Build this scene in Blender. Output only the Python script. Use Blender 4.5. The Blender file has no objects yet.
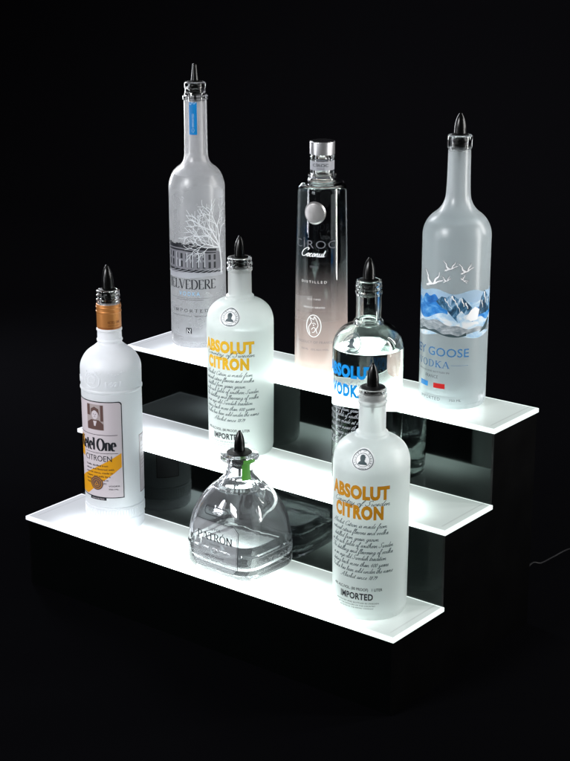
import bpy, bmesh, math, random
from mathutils import Vector, Matrix
random.seed(7)
sc = bpy.context.scene
COL = sc.collection
CM = 0.01
PI = math.pi

# ------------------------------------------------------------------ materials
def new_mat(name):
    m = bpy.data.materials.new(name); m.use_nodes = True
    nt = m.node_tree; nt.nodes.clear()
    out = nt.nodes.new('ShaderNodeOutputMaterial')
    return m, nt, out

def N(nt, kind, **kw):
    n = nt.nodes.new(kind)
    for k, v in kw.items():
        if k in n.inputs: n.inputs[k].default_value = v
        else: setattr(n, k, v)
    return n

def principled(name, color, rough=.5, spec=.5, metal=0, bump=0, bscale=300, coat=0):
    m, nt, out = new_mat(name)
    p = N(nt, 'ShaderNodeBsdfPrincipled')
    p.inputs['Base Color'].default_value = (*color, 1)
    p.inputs['Roughness'].default_value = rough
    p.inputs['Specular IOR Level'].default_value = spec
    p.inputs['Metallic'].default_value = metal
    p.inputs['Coat Weight'].default_value = coat
    tc = N(nt, 'ShaderNodeTexCoord')
    nz = N(nt, 'ShaderNodeTexNoise', Scale=bscale, Detail=3.0)
    nt.links.new(tc.outputs['Object'], nz.inputs['Vector'])
    mr = N(nt, 'ShaderNodeMapRange')
    mr.inputs['To Min'].default_value = max(0, rough-.05); mr.inputs['To Max'].default_value = min(1, rough+.07)
    nt.links.new(nz.outputs['Fac'], mr.inputs['Value'])
    nt.links.new(mr.outputs[0], p.inputs['Roughness'])
    if bump:
        b = N(nt, 'ShaderNodeBump', Strength=bump, Distance=.0005)
        nt.links.new(nz.outputs['Fac'], b.inputs['Height']); nt.links.new(b.outputs[0], p.inputs['Normal'])
    nt.links.new(p.outputs[0], out.inputs[0])
    return m

def ink(name, color, trans=.35, rough=.45):
    """screen-printed enamel: mostly opaque, lets a little light through"""
    m, nt, out = new_mat(name)
    p = N(nt, 'ShaderNodeBsdfPrincipled'); p.inputs['Base Color'].default_value = (*color, 1)
    p.inputs['Roughness'].default_value = rough; p.inputs['Specular IOR Level'].default_value = .3
    t = N(nt, 'ShaderNodeBsdfTranslucent'); t.inputs['Color'].default_value = (*color, 1)
    mx = N(nt, 'ShaderNodeMixShader'); mx.inputs[0].default_value = trans
    nt.links.new(p.outputs[0], mx.inputs[1]); nt.links.new(t.outputs[0], mx.inputs[2])
    nt.links.new(mx.outputs[0], out.inputs[0])
    return m

def clear_glass(name, tint=(1, 1, 1), rough=0.0, bump=0, bscale=40, ior=1.5, frost=None):
    m, nt, out = new_mat(name)
    g = N(nt, 'ShaderNodeBsdfGlass', Roughness=rough, IOR=ior); g.inputs['Color'].default_value = (*tint, 1)
    tc = N(nt, 'ShaderNodeTexCoord')
    if bump:
        nz = N(nt, 'ShaderNodeTexNoise', Scale=bscale, Detail=2.0)
        nt.links.new(tc.outputs['Object'], nz.inputs['Vector'])
        b = N(nt, 'ShaderNodeBump', Strength=bump, Distance=.002)
        nt.links.new(nz.outputs['Fac'], b.inputs['Height']); nt.links.new(b.outputs[0], g.inputs['Normal'])
    if frost:            # milky tint fading upwards; stands in for shelf light in the tall bottle
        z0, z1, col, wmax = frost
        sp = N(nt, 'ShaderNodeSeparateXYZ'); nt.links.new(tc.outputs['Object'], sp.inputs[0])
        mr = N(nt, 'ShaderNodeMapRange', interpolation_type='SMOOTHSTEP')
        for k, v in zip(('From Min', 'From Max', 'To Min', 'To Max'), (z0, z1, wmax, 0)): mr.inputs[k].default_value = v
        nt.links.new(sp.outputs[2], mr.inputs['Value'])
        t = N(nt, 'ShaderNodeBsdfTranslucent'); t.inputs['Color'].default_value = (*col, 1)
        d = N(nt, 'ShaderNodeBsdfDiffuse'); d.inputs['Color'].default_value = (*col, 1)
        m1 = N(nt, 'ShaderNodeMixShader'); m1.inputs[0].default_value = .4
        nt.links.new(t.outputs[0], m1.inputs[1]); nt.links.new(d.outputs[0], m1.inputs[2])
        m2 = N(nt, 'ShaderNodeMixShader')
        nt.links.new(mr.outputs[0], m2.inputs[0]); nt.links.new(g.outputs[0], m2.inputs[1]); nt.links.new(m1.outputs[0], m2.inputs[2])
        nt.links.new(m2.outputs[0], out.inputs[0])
    else:
        nt.links.new(g.outputs[0], out.inputs[0])
    return m

def frosted_glass(name, color=(.9, .95, .95), white=.5, rough=.35, clear_above=None, neck=None):
    """acid-etched glass: rough refraction mixed with a white scattering layer"""
    m, nt, out = new_mat(name)
    tc = N(nt, 'ShaderNodeTexCoord')
    g = N(nt, 'ShaderNodeBsdfGlass', Roughness=rough, IOR=1.4); g.inputs['Color'].default_value = (1, 1, 1, 1)
    t = N(nt, 'ShaderNodeBsdfTranslucent'); t.inputs['Color'].default_value = (*color, 1)
    d = N(nt, 'ShaderNodeBsdfPrincipled'); d.inputs['Base Color'].default_value = (*color, 1)
    d.inputs['Roughness'].default_value = .42
    nz = N(nt, 'ShaderNodeTexNoise', Scale=900.0, Detail=2.0)
    nt.links.new(tc.outputs['Object'], nz.inputs['Vector'])
    b = N(nt, 'ShaderNodeBump', Strength=.12, Distance=.0004)
    nt.links.new(nz.outputs['Fac'], b.inputs['Height']); nt.links.new(b.outputs[0], d.inputs['Normal'])
    m1 = N(nt, 'ShaderNodeMixShader'); m1.inputs[0].default_value = .42
    nt.links.new(t.outputs[0], m1.inputs[1]); nt.links.new(d.outputs[0], m1.inputs[2])
    nz2 = N(nt, 'ShaderNodeTexNoise', Scale=25.0, Detail=3.0)
    nt.links.new(tc.outputs['Object'], nz2.inputs['Vector'])
    mr = N(nt, 'ShaderNodeMapRange'); mr.inputs['To Min'].default_value = white-.05; mr.inputs['To Max'].default_value = white+.05
    nt.links.new(nz2.outputs['Fac'], mr.inputs['Value'])
    fac = mr.outputs[0]
    if clear_above:
        sp = N(nt, 'ShaderNodeSeparateXYZ'); nt.links.new(tc.outputs['Object'], sp.inputs[0])
        m3 = N(nt, 'ShaderNodeMapRange', interpolation_type='SMOOTHSTEP')
        for k, v in zip(('From Min', 'From Max', 'To Min', 'To Max'), (clear_above-.004, clear_above+.004, 1, 0)): m3.inputs[k].default_value = v
        nt.links.new(sp.outputs[2], m3.inputs['Value'])
        mu = N(nt, 'ShaderNodeMath', operation='MULTIPLY'); nt.links.new(fac, mu.inputs[0]); nt.links.new(m3.outputs[0], mu.inputs[1])
        mu2 = N(nt, 'ShaderNodeMath', operation='MULTIPLY'); mu2.inputs[1].default_value = rough
        nt.links.new(m3.outputs[0], mu2.inputs[0]); nt.links.new(mu2.outputs[0], g.inputs['Roughness'])
        fac = mu.outputs[0]
        m5 = N(nt, 'ShaderNodeMapRange', interpolation_type='SMOOTHSTEP')
        for k, v in zip(('From Min', 'From Max', 'To Min', 'To Max'), (.002, .012, .7, 1)): m5.inputs[k].default_value = v
        nt.links.new(sp.outputs[2], m5.inputs['Value'])
        mu4 = N(nt, 'ShaderNodeMath', operation='MULTIPLY'); nt.links.new(fac, mu4.inputs[0]); nt.links.new(m5.outputs[0], mu4.inputs[1])
        fac = mu4.outputs[0]
        if neck:        # the etching thins out up the neck
            m4 = N(nt, 'ShaderNodeMapRange', interpolation_type='SMOOTHSTEP')
            for k, v in zip(('From Min', 'From Max', 'To Min', 'To Max'), (neck[0], neck[1], 1, neck[2])): m4.inputs[k].default_value = v
            nt.links.new(sp.outputs[2], m4.inputs['Value'])
            mu3 = N(nt, 'ShaderNodeMath', operation='MULTIPLY'); nt.links.new(fac, mu3.inputs[0]); nt.links.new(m4.outputs[0], mu3.inputs[1])
            fac = mu3.outputs[0]
    m2 = N(nt, 'ShaderNodeMixShader')
    nt.links.new(fac, m2.inputs[0]); nt.links.new(g.outputs[0], m2.inputs[1]); nt.links.new(m1.outputs[0], m2.inputs[2])
    nt.links.new(m2.outputs[0], out.inputs[0])
    return m

M = {}
M['glass'] = clear_glass('clear_glass', (.985, 1, .995), bump=.02, bscale=60)
M['blown'] = clear_glass('blown_glass', (.99, .99, 1), rough=.015, bump=.17, bscale=60, frost=(5.0, 6.0, (.94, .94, .98), .04))
def film(name, col, op):
    m, nt, out = new_mat(name)
    tr = N(nt, 'ShaderNodeBsdfTransparent'); d = N(nt, 'ShaderNodeBsdfDiffuse'); d.inputs['Color'].default_value = (*col, 1)
    t = N(nt, 'ShaderNodeBsdfTranslucent'); t.inputs['Color'].default_value = (*col, 1)
    a = N(nt, 'ShaderNodeMixShader'); b = N(nt, 'ShaderNodeMixShader'); b.inputs[0].default_value = op
    nt.links.new(d.outputs[0], a.inputs[1]); nt.links.new(t.outputs[0], a.inputs[2])
    nt.links.new(tr.outputs[0], b.inputs[1]); nt.links.new(a.outputs[0], b.inputs[2]); nt.links.new(b.outputs[0], out.inputs[0])
    return m
M['seal_film'] = film('seal_film', (.8, .85, .86), .25)
M['relief'] = film('relief_film', (.8, .8, .82), .16)
M['film'] = film('clear_label_film', (.9, .9, .95), .26)
M['tall_glass'] = clear_glass('tall_clear_glass', (.985, .995, 1), frost=(.0, .15, (.98, .81, .76), .58))  # shelf glow and reflection painted in as a pinkish milky foot
M['liquid'] = clear_glass('spirit', (.99, 1, .998), ior=1.34)
M['frost'] = frosted_glass('frosted_glass', (.93, .98, .97), .62, .34, .268, (.19, .235, .5))
M['frost_c1'] = frosted_glass('frosted_glass_back', (.94, .98, .965), .70, .34, .250, (.19, .225, .4))
M['frost_k'] = frosted_glass('white_frosted_glass', (.95, .96, .98), .88, .4, .306)
M['frost_b'] = frosted_glass('grey_frosted_glass', (.93, .94, .97), .26, .26, .346, (.22, .27, .6))
M['frost_g'] = frosted_glass('blue_frosted_glass', (.86, .95, .98), .32, .28, .323, (.20, .27, .55))
M['acrylic'] = principled('black_acrylic', (.0008, .0010, .001), .03, .34, bscale=15)
M['acrylic'].node_tree.nodes['Principled BSDF'].inputs['Specular Tint'].default_value = (.82, 1, .96, 1)
M['acrylic_side'] = principled('black_satin_acrylic', (.0008, .0008, .0009), .25, .25, bscale=15)
M['rubber'] = principled('black_plastic', (.0015, .0015, .0015), .24, .3)
M['stopper'] = principled('black_rubber', (.003, .003, .003), .42, .3)
M['orange'] = ink('orange_ink', (.58, .25, .010), .3)  # same yellow ink, darkened in colour where less light falls
M['yellow'] = ink('yellow_ink', (.80, .46, .02), .3)  # lit copy of that ink, brightened in colour
M['blue'] = ink('blue_ink', (.005, .30, .80), .3)
M['deep_blue_label'] = ink('blue_label_paper', (.0, .15, .40), .1)
M['tree_white'] = ink('tree_ink', (.66, .68, .71), .15)
M['black'] = ink('black_ink', (.012, .014, .018), .1)
M['slate'] = ink('slate_ink', (.045, .075, .085), .15)
M['greyink'] = ink('grey_ink', (.20, .20, .225), .35)
M['lightgrey'] = ink('light_grey_ink', (.42, .43, .47), .35)
M['white'] = ink('white_ink', (.88, .89, .9), .12)
M['paper'] = ink('label_paper', (.52, .465, .50), .12)
M['sky'] = ink('pale_blue_ink', (.25, .5, .75), .4)
M['deepblue'] = ink('mountain_blue_ink', (.035, .20, .50), .3)
M['goose_blue'] = ink('steel_blue_ink', (.05, .22, .50), .3)
M['pale_sky'] = ink('pale_sky_ink', (.45, .62, .78), .4)
M['red'] = ink('red_ink', (.55, .01, .01), .3)
M['green'] = ink('green_ribbon', (.10, .36, .05), .35)
M['brown'] = ink('sepia_ink', (.10, .055, .05), .1)
M['sepia_mid'] = ink('sepia_mid_ink', (.32, .27, .27), .1)
M['amber'] = ink('amber_ink', (.66, .30, .01), .2)
def printed(name, stops, scale, stretch=(1, 1, 1)):
    m, nt, out = new_mat(name)
    tc = N(nt, 'ShaderNodeTexCoord'); mp = N(nt, 'ShaderNodeMapping'); mp.inputs['Scale'].default_value = stretch
    nz = N(nt, 'ShaderNodeTexNoise', Scale=scale, Detail=6.0, Roughness=.65, Distortion=.6)
    nt.links.new(tc.outputs['Object'], mp.inputs[0]); nt.links.new(mp.outputs[0], nz.inputs['Vector'])
    r = N(nt, 'ShaderNodeValToRGB'); e = r.color_ramp.elements
    e[0].position, e[0].color = stops[0][0], (*stops[0][1], 1); e[1].position, e[1].color = stops[-1][0], (*stops[-1][1], 1)
    for p, c in stops[1:-1]: q = e.new(p); q.color = (*c, 1)
    nt.links.new(nz.outputs['Fac'], r.inputs[0])
    d = N(nt, 'ShaderNodeBsdfPrincipled'); d.inputs['Roughness'].default_value = .4; d.inputs['Specular IOR Level'].default_value = .3
    t = N(nt, 'ShaderNodeBsdfTranslucent'); mx = N(nt, 'ShaderNodeMixShader'); mx.inputs[0].default_value = .3
    nt.links.new(r.outputs[0], d.inputs['Base Color']); nt.links.new(r.outputs[0], t.inputs['Color'])
    nt.links.new(d.outputs[0], mx.inputs[1]); nt.links.new(t.outputs[0], mx.inputs[2]); nt.links.new(mx.outputs[0], out.inputs[0])
    return m
M['ridge'] = printed('blue_ridge_print', [(.34, (.015, .13, .46)), (.5, (.03, .25, .66)), (.62, (.16, .45, .80)), (.74, (.6, .75, .9))], 60, (1, 1, 1.6))
M['peak'] = printed('peak_print', [(.40, (.02, .05, .09)), (.50, (.05, .16, .28)), (.58, (.25, .45, .65)), (.68, (.8, .88, .94))], 75, (1.4, 1.4, .8))
M['snow'] = printed('snowfield_print', [(.35, (.28, .52, .78)), (.5, (.62, .78, .9)), (.6, (.88, .9, .92))], 45, (1, 1, 2))
M['foot'] = printed('foothill_print', [(.36, (.20, .25, .28)), (.5, (.38, .42, .45)), (.64, (.6, .64, .67))], 80, (1, 1, 2.5))
M['copper'] = principled('copper_foil', (.50, .20, .055), .34, .5, .55, .05)
M['copper_dark'] = ink('copper_print', (.16, .045, .01), .0)
M['silver'] = principled('brushed_silver', (.62, .62, .64), .32, .5, .9, .05)
M['cap_black'] = principled('cap_black', (.01, .01, .011), .25, .5)
M['disc'] = principled('silver_disc', (.40, .39, .39), .36, .5, .75, .1)
M['cable'] = principled('cable', (.006, .006, .007), .5, .2)
M['backdrop'] = principled('backdrop_cloth', (.0017, .0017, .0021), .97, .0, bump=.2, bscale=40)

# ------------------------------------------------------------------ object helpers
def link(name, bm, mat, parent=None, smooth=True):
    me = bpy.data.meshes.new(name); bm.to_mesh(me); bm.free()
    for p in me.polygons: p.use_smooth = smooth
    me.materials.append(mat)
    o = bpy.data.objects.new(name, me); COL.objects.link(o)
    if parent: o.parent = parent
    return o

def thing(name, label, cat, loc):
    o = bpy.data.objects.new(name, None); COL.objects.link(o)
    o.empty_display_size = .03
    o.location = loc; o['label'] = label; o['category'] = cat
    return o

def fillet(pts, n=6):
    """pts: (r, z[, radius]) in cm -> polyline with rounded corners"""
    out = []
    for i, p in enumerate(pts):
        P = Vector(p[:2]); f = p[2] if len(p) > 2 else 0
        if f <= 0 or i in (0, len(pts)-1): out.append(P); continue
        A = Vector(pts[i-1][:2]); B = Vector(pts[i+1][:2])
        a = (A-P); b = (B-P); la, lb = a.length, b.length
        if la < 1e-6 or lb < 1e-6: out.append(P); continue
        a /= la; b /= lb
        ang = math.acos(max(-1, min(1, a.dot(b))))
        t = min(f/max(1e-4, math.tan(ang/2)), la*.49, lb*.49)
        s, e = P+a*t, P+b*t
        for k in range(n+1):
            u = k/n; out.append(s*(1-u)**2+P*2*u*(1-u)+e*u*u)
    return [(q.x, q.y) for q in out]

def lathe(prof, seg=96, section=None):
    """prof in cm"""
    bm = bmesh.new(); rings = []
    for r, z in prof:
        if r < 1e-4: rings.append([bm.verts.new((0, 0, z*CM))]); continue
        ring = []
        for k in range(seg):
            t = 2*PI*k/seg
            if section: x, y = section(r, z, t)
            else: x, y = r*math.cos(t), r*math.sin(t)
            ring.append(bm.verts.new((x*CM, y*CM, z*CM)))
        rings.append(ring)
    for a, b in zip(rings, rings[1:]):
        if len(a) == 1 and len(b) == 1: continue
        for k in range(seg):
            k2 = (k+1) % seg
            if len(a) == 1: bm.faces.new((a[0], b[k], b[k2]))
            elif len(b) == 1: bm.faces.new((a[k], b[0], a[k2]))
            else: bm.faces.new((a[k], b[k], b[k2], a[k2]))
    bmesh.ops.recalc_face_normals(bm, faces=bm.faces)
    return bm

def interp(prof, z):
    best = None
    for (r0, z0), (r1, z1) in zip(prof, prof[1:]):
        if z0 <= z <= z1 or z1 <= z <= z0:
            r = r0 if abs(z1-z0) < 1e-9 else r0+(r1-r0)*(z-z0)/(z1-z0)
            best = r if best is None else max(best, r)
    return best if best is not None else prof[-1][0]

def box_bm(bm, x0, x1, y0, y1, z0, z1, bev=0):
    r = bmesh.ops.create_cube(bm, size=1)
    for v in r['verts']:
        v.co = Vector((x0 if v.co.x < 0 else x1, y0 if v.co.y < 0 else y1, z0 if v.co.z < 0 else z1))
    if bev:
        es = list({e for v in r['verts'] for e in v.link_edges})
        bmesh.ops.bevel(bm, geom=es, offset=bev, segments=2, affect='EDGES', profile=.5)

# ------------------------------------------------------------------ flat artwork (cm, in u across / v up), wrapped on glass afterwards
class Art:
    def __init__(s): s.bm = bmesh.new(); s.k = 0
    def poly(s, pts, lay=0):
        s.k += 1
        vs = [s.bm.verts.new((x, y, lay+.00025*(s.k % 12))) for x, y in pts]
        try:
            f = s.bm.faces.new(vs)
            if len(vs) > 4: bmesh.ops.triangulate(s.bm, faces=[f])
        except ValueError: pass
    def rect(s, x0, y0, x1, y1, lay=0): s.poly([(x0, y0), (x1, y0), (x1, y1), (x0, y1)], lay)
    def disc(s, cx, cy, rx, ry=None, n=28, lay=0, a0=0):
        ry = ry or rx
        s.poly([(cx+rx*math.cos(a0+2*PI*k/n), cy+ry*math.sin(a0+2*PI*k/n)) for k in range(n)], lay)
    def stroke(s, pts, w, closed=False, lay=0, nib=None, w2=None):
        """ribbon along pts; nib=(thick, thin, angle) makes a broad-pen stroke"""
        s.k += 1
        if closed: pts = list(pts)+[pts[0]]
        L, Rr = [], []
        n = len(pts)
        for i in range(n):
            if closed and i in (0, n-1): a, b = pts[n-2], pts[1]
            else: a, b = pts[max(0, i-1)], pts[min(n-1, i+1)]
            dx, dy = b[0]-a[0], b[1]-a[1]; l = math.hypot(dx, dy) or 1
            dx /= l; dy /= l
            ww = w
            if nib:
                th = math.atan2(dy, dx)
                ww = nib[1]+(nib[0]-nib[1])*abs(math.sin(th-nib[2]))
            elif w2 is not None: ww = w+(w2-w)*i/(n-1)
            L.append(s.bm.verts.new((pts[i][0]-dy*ww/2, pts[i][1]+dx*ww/2, lay+.00025*(s.k % 12))))
            Rr.append(s.bm.verts.new((pts[i][0]+dy*ww/2, pts[i][1]-dx*ww/2, lay+.00025*(s.k % 12))))
        for i in range(n-1): s.bm.faces.new((Rr[i], Rr[i+1], L[i+1], L[i]))
    def ring(s, cx, cy, rx, ry, w, n=40, lay=0):
        s.stroke([(cx+rx*math.cos(2*PI*k/n), cy+ry*math.sin(2*PI*k/n)) for k in range(n)], w, True, lay)
    def text(s, txt, x0, x1, y, h, bold=0, lay=0, space=1, shear=0):
        """built-in sans, fitted so caps run x0..x1 and are h tall, baseline y"""
        cu = bpy.data.curves.new('t', 'FONT'); cu.body = txt; cu.size = 1; cu.offset = bold; cu.space_character = space; cu.shear = shear
        cu.resolution_u = 3
        ob = bpy.data.objects.new('t', cu); COL.objects.link(ob)
        dg = bpy.context.evaluated_depsgraph_get()
        me = bpy.data.meshes.new_from_object(ob.evaluated_get(dg))
        bpy.data.objects.remove(ob); bpy.data.curves.remove(cu)
        xs = [v.co.x for v in me.vertices]; a, b = min(xs), max(xs)
        cap = .729
        t = bmesh.new(); t.from_mesh(me); bpy.data.meshes.remove(me)
        s.k += 1
        for v in t.verts:
            v.co = Vector((x0+(v.co.x-a)/(b-a)*(x1-x0), y+v.co.y/cap*h, lay+.00025*(s.k % 12)))
        tm = bpy.data.meshes.new('tt'); t.to_mesh(tm); t.free()
        s.bm.from_mesh(tm); bpy.data.meshes.remove(tm)
    def arc_text(s, txt, cx, cy, r, a0, a1, h, flip=False):
        """small capitals set round a circle, as short ticks of type"""
        n = len(txt)
        for i, ch in enumerate(txt):
            if ch == ' ': continue
            a = a0+(a1-a0)*i/(n-1)
            before = len(s.bm.verts)
            s.text(ch, -h*.38, h*.38, -h/2, h, bold=.01)
            s.bm.verts.ensure_lookup_table()
            rot = a-PI/2 if not flip else a+PI/2
            for v in s.bm.verts[before:]:
                x, y = v.co.x, v.co.y
                v.co.x = cx+r*math.cos(a)+x*math.cos(rot)-y*math.sin(rot)
                v.co.y = cy+r*math.sin(a)+x*math.sin(rot)+y*math.cos(rot)

def wrap_on(art, name, mat, parent, th0, prof, off=.012, vslice=None, uslice=.2):
    """bend the flat artwork round the lathe profile (cm). th0: angle of u=0"""
    bm = art.bm
    us = [v.co.x for v in bm.verts]; vs = [v.co.y for v in bm.verts]
    x = math.floor(min(us)/uslice)*uslice+uslice
    while x < max(us):
        bmesh.ops.bisect_plane(bm, geom=bm.verts[:]+bm.edges[:]+bm.faces[:], plane_co=(x, 0, 0), plane_no=(1, 0, 0)); x += uslice
    if vslice:
        y = min(vs)+vslice
        while y < max(vs):
            bmesh.ops.bisect_plane(bm, geom=bm.verts[:]+bm.edges[:]+bm.faces[:], plane_co=(0, y, 0), plane_no=(0, 1, 0)); y += vslice
    zc = (min(vs)+max(vs))/2
    R0 = interp(prof, zc)
    for v in bm.verts:
        u, w, l = v.co
        r = interp(prof, w)+off+l; t = th0+u/R0
        v.co = Vector((r*math.cos(t)*CM, r*math.sin(t)*CM, w*CM))
    return link(name, bm, mat, parent, smooth=False)

# ---- a small pen-drawn alphabet: skeletons in cap-height units, drawn with a broad nib for serif faces, thin and slanted for copperplate
def arc(cx, cy, rx, ry, a0, a1, n=12):
    return [(cx+rx*math.cos(math.radians(a0+(a1-a0)*k/n)), cy+ry*math.sin(math.radians(a0+(a1-a0)*k/n))) for k in range(n+1)]
CAPS = {   # width, strokes, serif points
 'A': (.74, [[(0.04,0),(.37,1)],[(.37,1),(.70,0)],[(.16,.35),(.58,.35)]], [(.04,0),(.70,0)]),
 'B': (.62, [[(.12,0),(.12,1)],[(.12,1),(.30,1)]+arc(.30,.77,.22,.23,90,-90)+[(.12,.54)],[(.12,.54),(.30,.54)]+arc(.32,.27,.25,.27,90,-90)+[(.12,0)]], [(.12,0),(.12,1)]),
 'C': (.70, [arc(.40,.5,.34,.5,50,310,20)], []),
 'D': (.74, [[(.12,0),(.12,1)],[(.12,1),(.30,1)]+arc(.30,.5,.38,.5,90,-90,18)+[(.12,0)]], [(.12,0),(.12,1)]),
 'E': (.58, [[(.12,0),(.12,1)],[(.12,.98),(.50,.98),(.52,.84)],[(.12,.53),(.42,.53)],[(.12,.02),(.52,.02),(.55,.18)]], [(.12,0),(.12,1)]),
 'G': (.76, [arc(.40,.5,.34,.5,50,325,20)+[(.66,.42)],[(.52,.44),(.74,.44)]], []),
 'I': (.28, [[(.14,0),(.14,1)]], [(.14,0),(.14,1)]),
 'K': (.70, [[(.12,0),(.12,1)],[(.62,1),(.14,.45)],[(.26,.58),(.66,0)]], [(.12,0),(.12,1),(.62,1),(.66,0)]),
 'L': (.56, [[(.12,0),(.12,1)],[(.12,.02),(.50,.02),(.53,.2)]], [(.12,0),(.12,1)]),
 'M': (.90, [[(.12,0),(.14,1)],[(.14,1),(.45,.1)],[(.45,.1),(.76,1)],[(.76,1),(.78,0)]], [(.12,0),(.78,0),(.12,1),(.78,1)]),
 'N': (.78, [[(.12,0),(.12,1)],[(.12,1),(.66,0)],[(.66,0),(.66,1)]], [(.12,0),(.12,1),(.66,1)]),
 'O': (.80, [arc(.40,.5,.34,.5,90,450,28)], []),
 'P': (.60, [[(.12,0),(.12,1)],[(.12,1),(.30,1)]+arc(.30,.74,.24,.26,90,-90)+[(.12,.48)]], [(.12,0),(.12,1)]),
 'R': (.68, [[(.12,0),(.12,1)],[(.12,1),(.30,1)]+arc(.30,.75,.23,.25,90,-90)+[(.12,.50)],[(.30,.50),(.64,0)]], [(.12,0),(.12,1),(.64,0)]),
 'S': (.58, [arc(.29,.75,.2,.25,30,270,12)+arc(.29,.26,.22,.26,90,-150,12)], []),
 'T': (.66, [[(.33,0),(.33,1)],[(.03,.84),(.05,.98),(.61,.98),(.63,.84)]], [(.33,0)]),
 'U': (.74, [[(.12,1),(.12,.3)]+arc(.37,.3,.25,.3,180,360)+[(.62,1)]], [(.12,1),(.62,1)]),
 'V': (.70, [[(.04,1),(.35,0)],[(.35,0),(.66,1)]], [(.04,1),(.66,1)]),
 'Y': (.70, [[(.04,1),(.35,.5)],[(.66,1),(.35,.5)],[(.35,.5),(.35,0)]], [(.04,1),(.66,1),(.35,0)]),
 ' ': (.35, [], []),
 'e': (.50, [[(.08,.36),(.42,.36)]+arc(.25,.34,.19,.34,5,300,18)], []),
 't': (.36, [[(.16,.92),(.16,.15)]+arc(.26,.14,.10,.14,180,300,6),[(.03,.66),(.32,.66)]], []),
 'l': (.28, [[(.14,0),(.14,1.05)]], [(.14,0),(.10,1.05)]),
 'n': (.58, [[(.12,0),(.12,.68)],[(.12,.5)]+arc(.29,.46,.17,.22,160,0,10)+[(.46,0)]], [(.12,0),(.46,0),(.08,.68)]),
}
def serif_text(art, txt, x0, x1, y, h, thick=.15, thin=.04, space=.06, serif=.13, slant=0, lay=0, nibang=.0):
    W = sum(CAPS[c.replace('\u00d3', 'O')][0] for c in txt)+space*(len(txt)-1)
    sx = (x1-x0)/W; x = 0
    def T(p, xo): return (x0+(xo+p[0]+slant*p[1])*sx, y+p[1]*h)
    for c in txt:
        base = 'O' if c == '\u00d3' else c
        w, strokes, ser = CAPS[base]
        for st in strokes:
            if len(st) == 2 and abs(st[0][0]-st[1][0]) > .08 and abs(st[0][1]-st[1][1]) > .3:
                rising = (st[1][0]-st[0][0])*(st[1][1]-st[0][1]) > 0
                art.stroke([T(p, x) for p in st], (thin*1.5 if rising else thick)*h, lay=lay)
            else:
                art.stroke([T(p, x) for p in st], 0, nib=(thick*h, thin*h, nibang), lay=lay)
        for s_ in ser:
            a = T(s_, x); wd = serif*sx; t = thin*h*1.1
            dy = t/2 if s_[1] < .1 else -t/2
            art.rect(a[0]-wd, a[1]+dy-t/2, a[0]+wd, a[1]+dy+t/2, lay)
        if c == '\u00d3':
            art.stroke([T((.36, 1.1), x), T((.5, 1.3), x)], thick*h*.6, lay=lay)
        x += w+space

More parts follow.
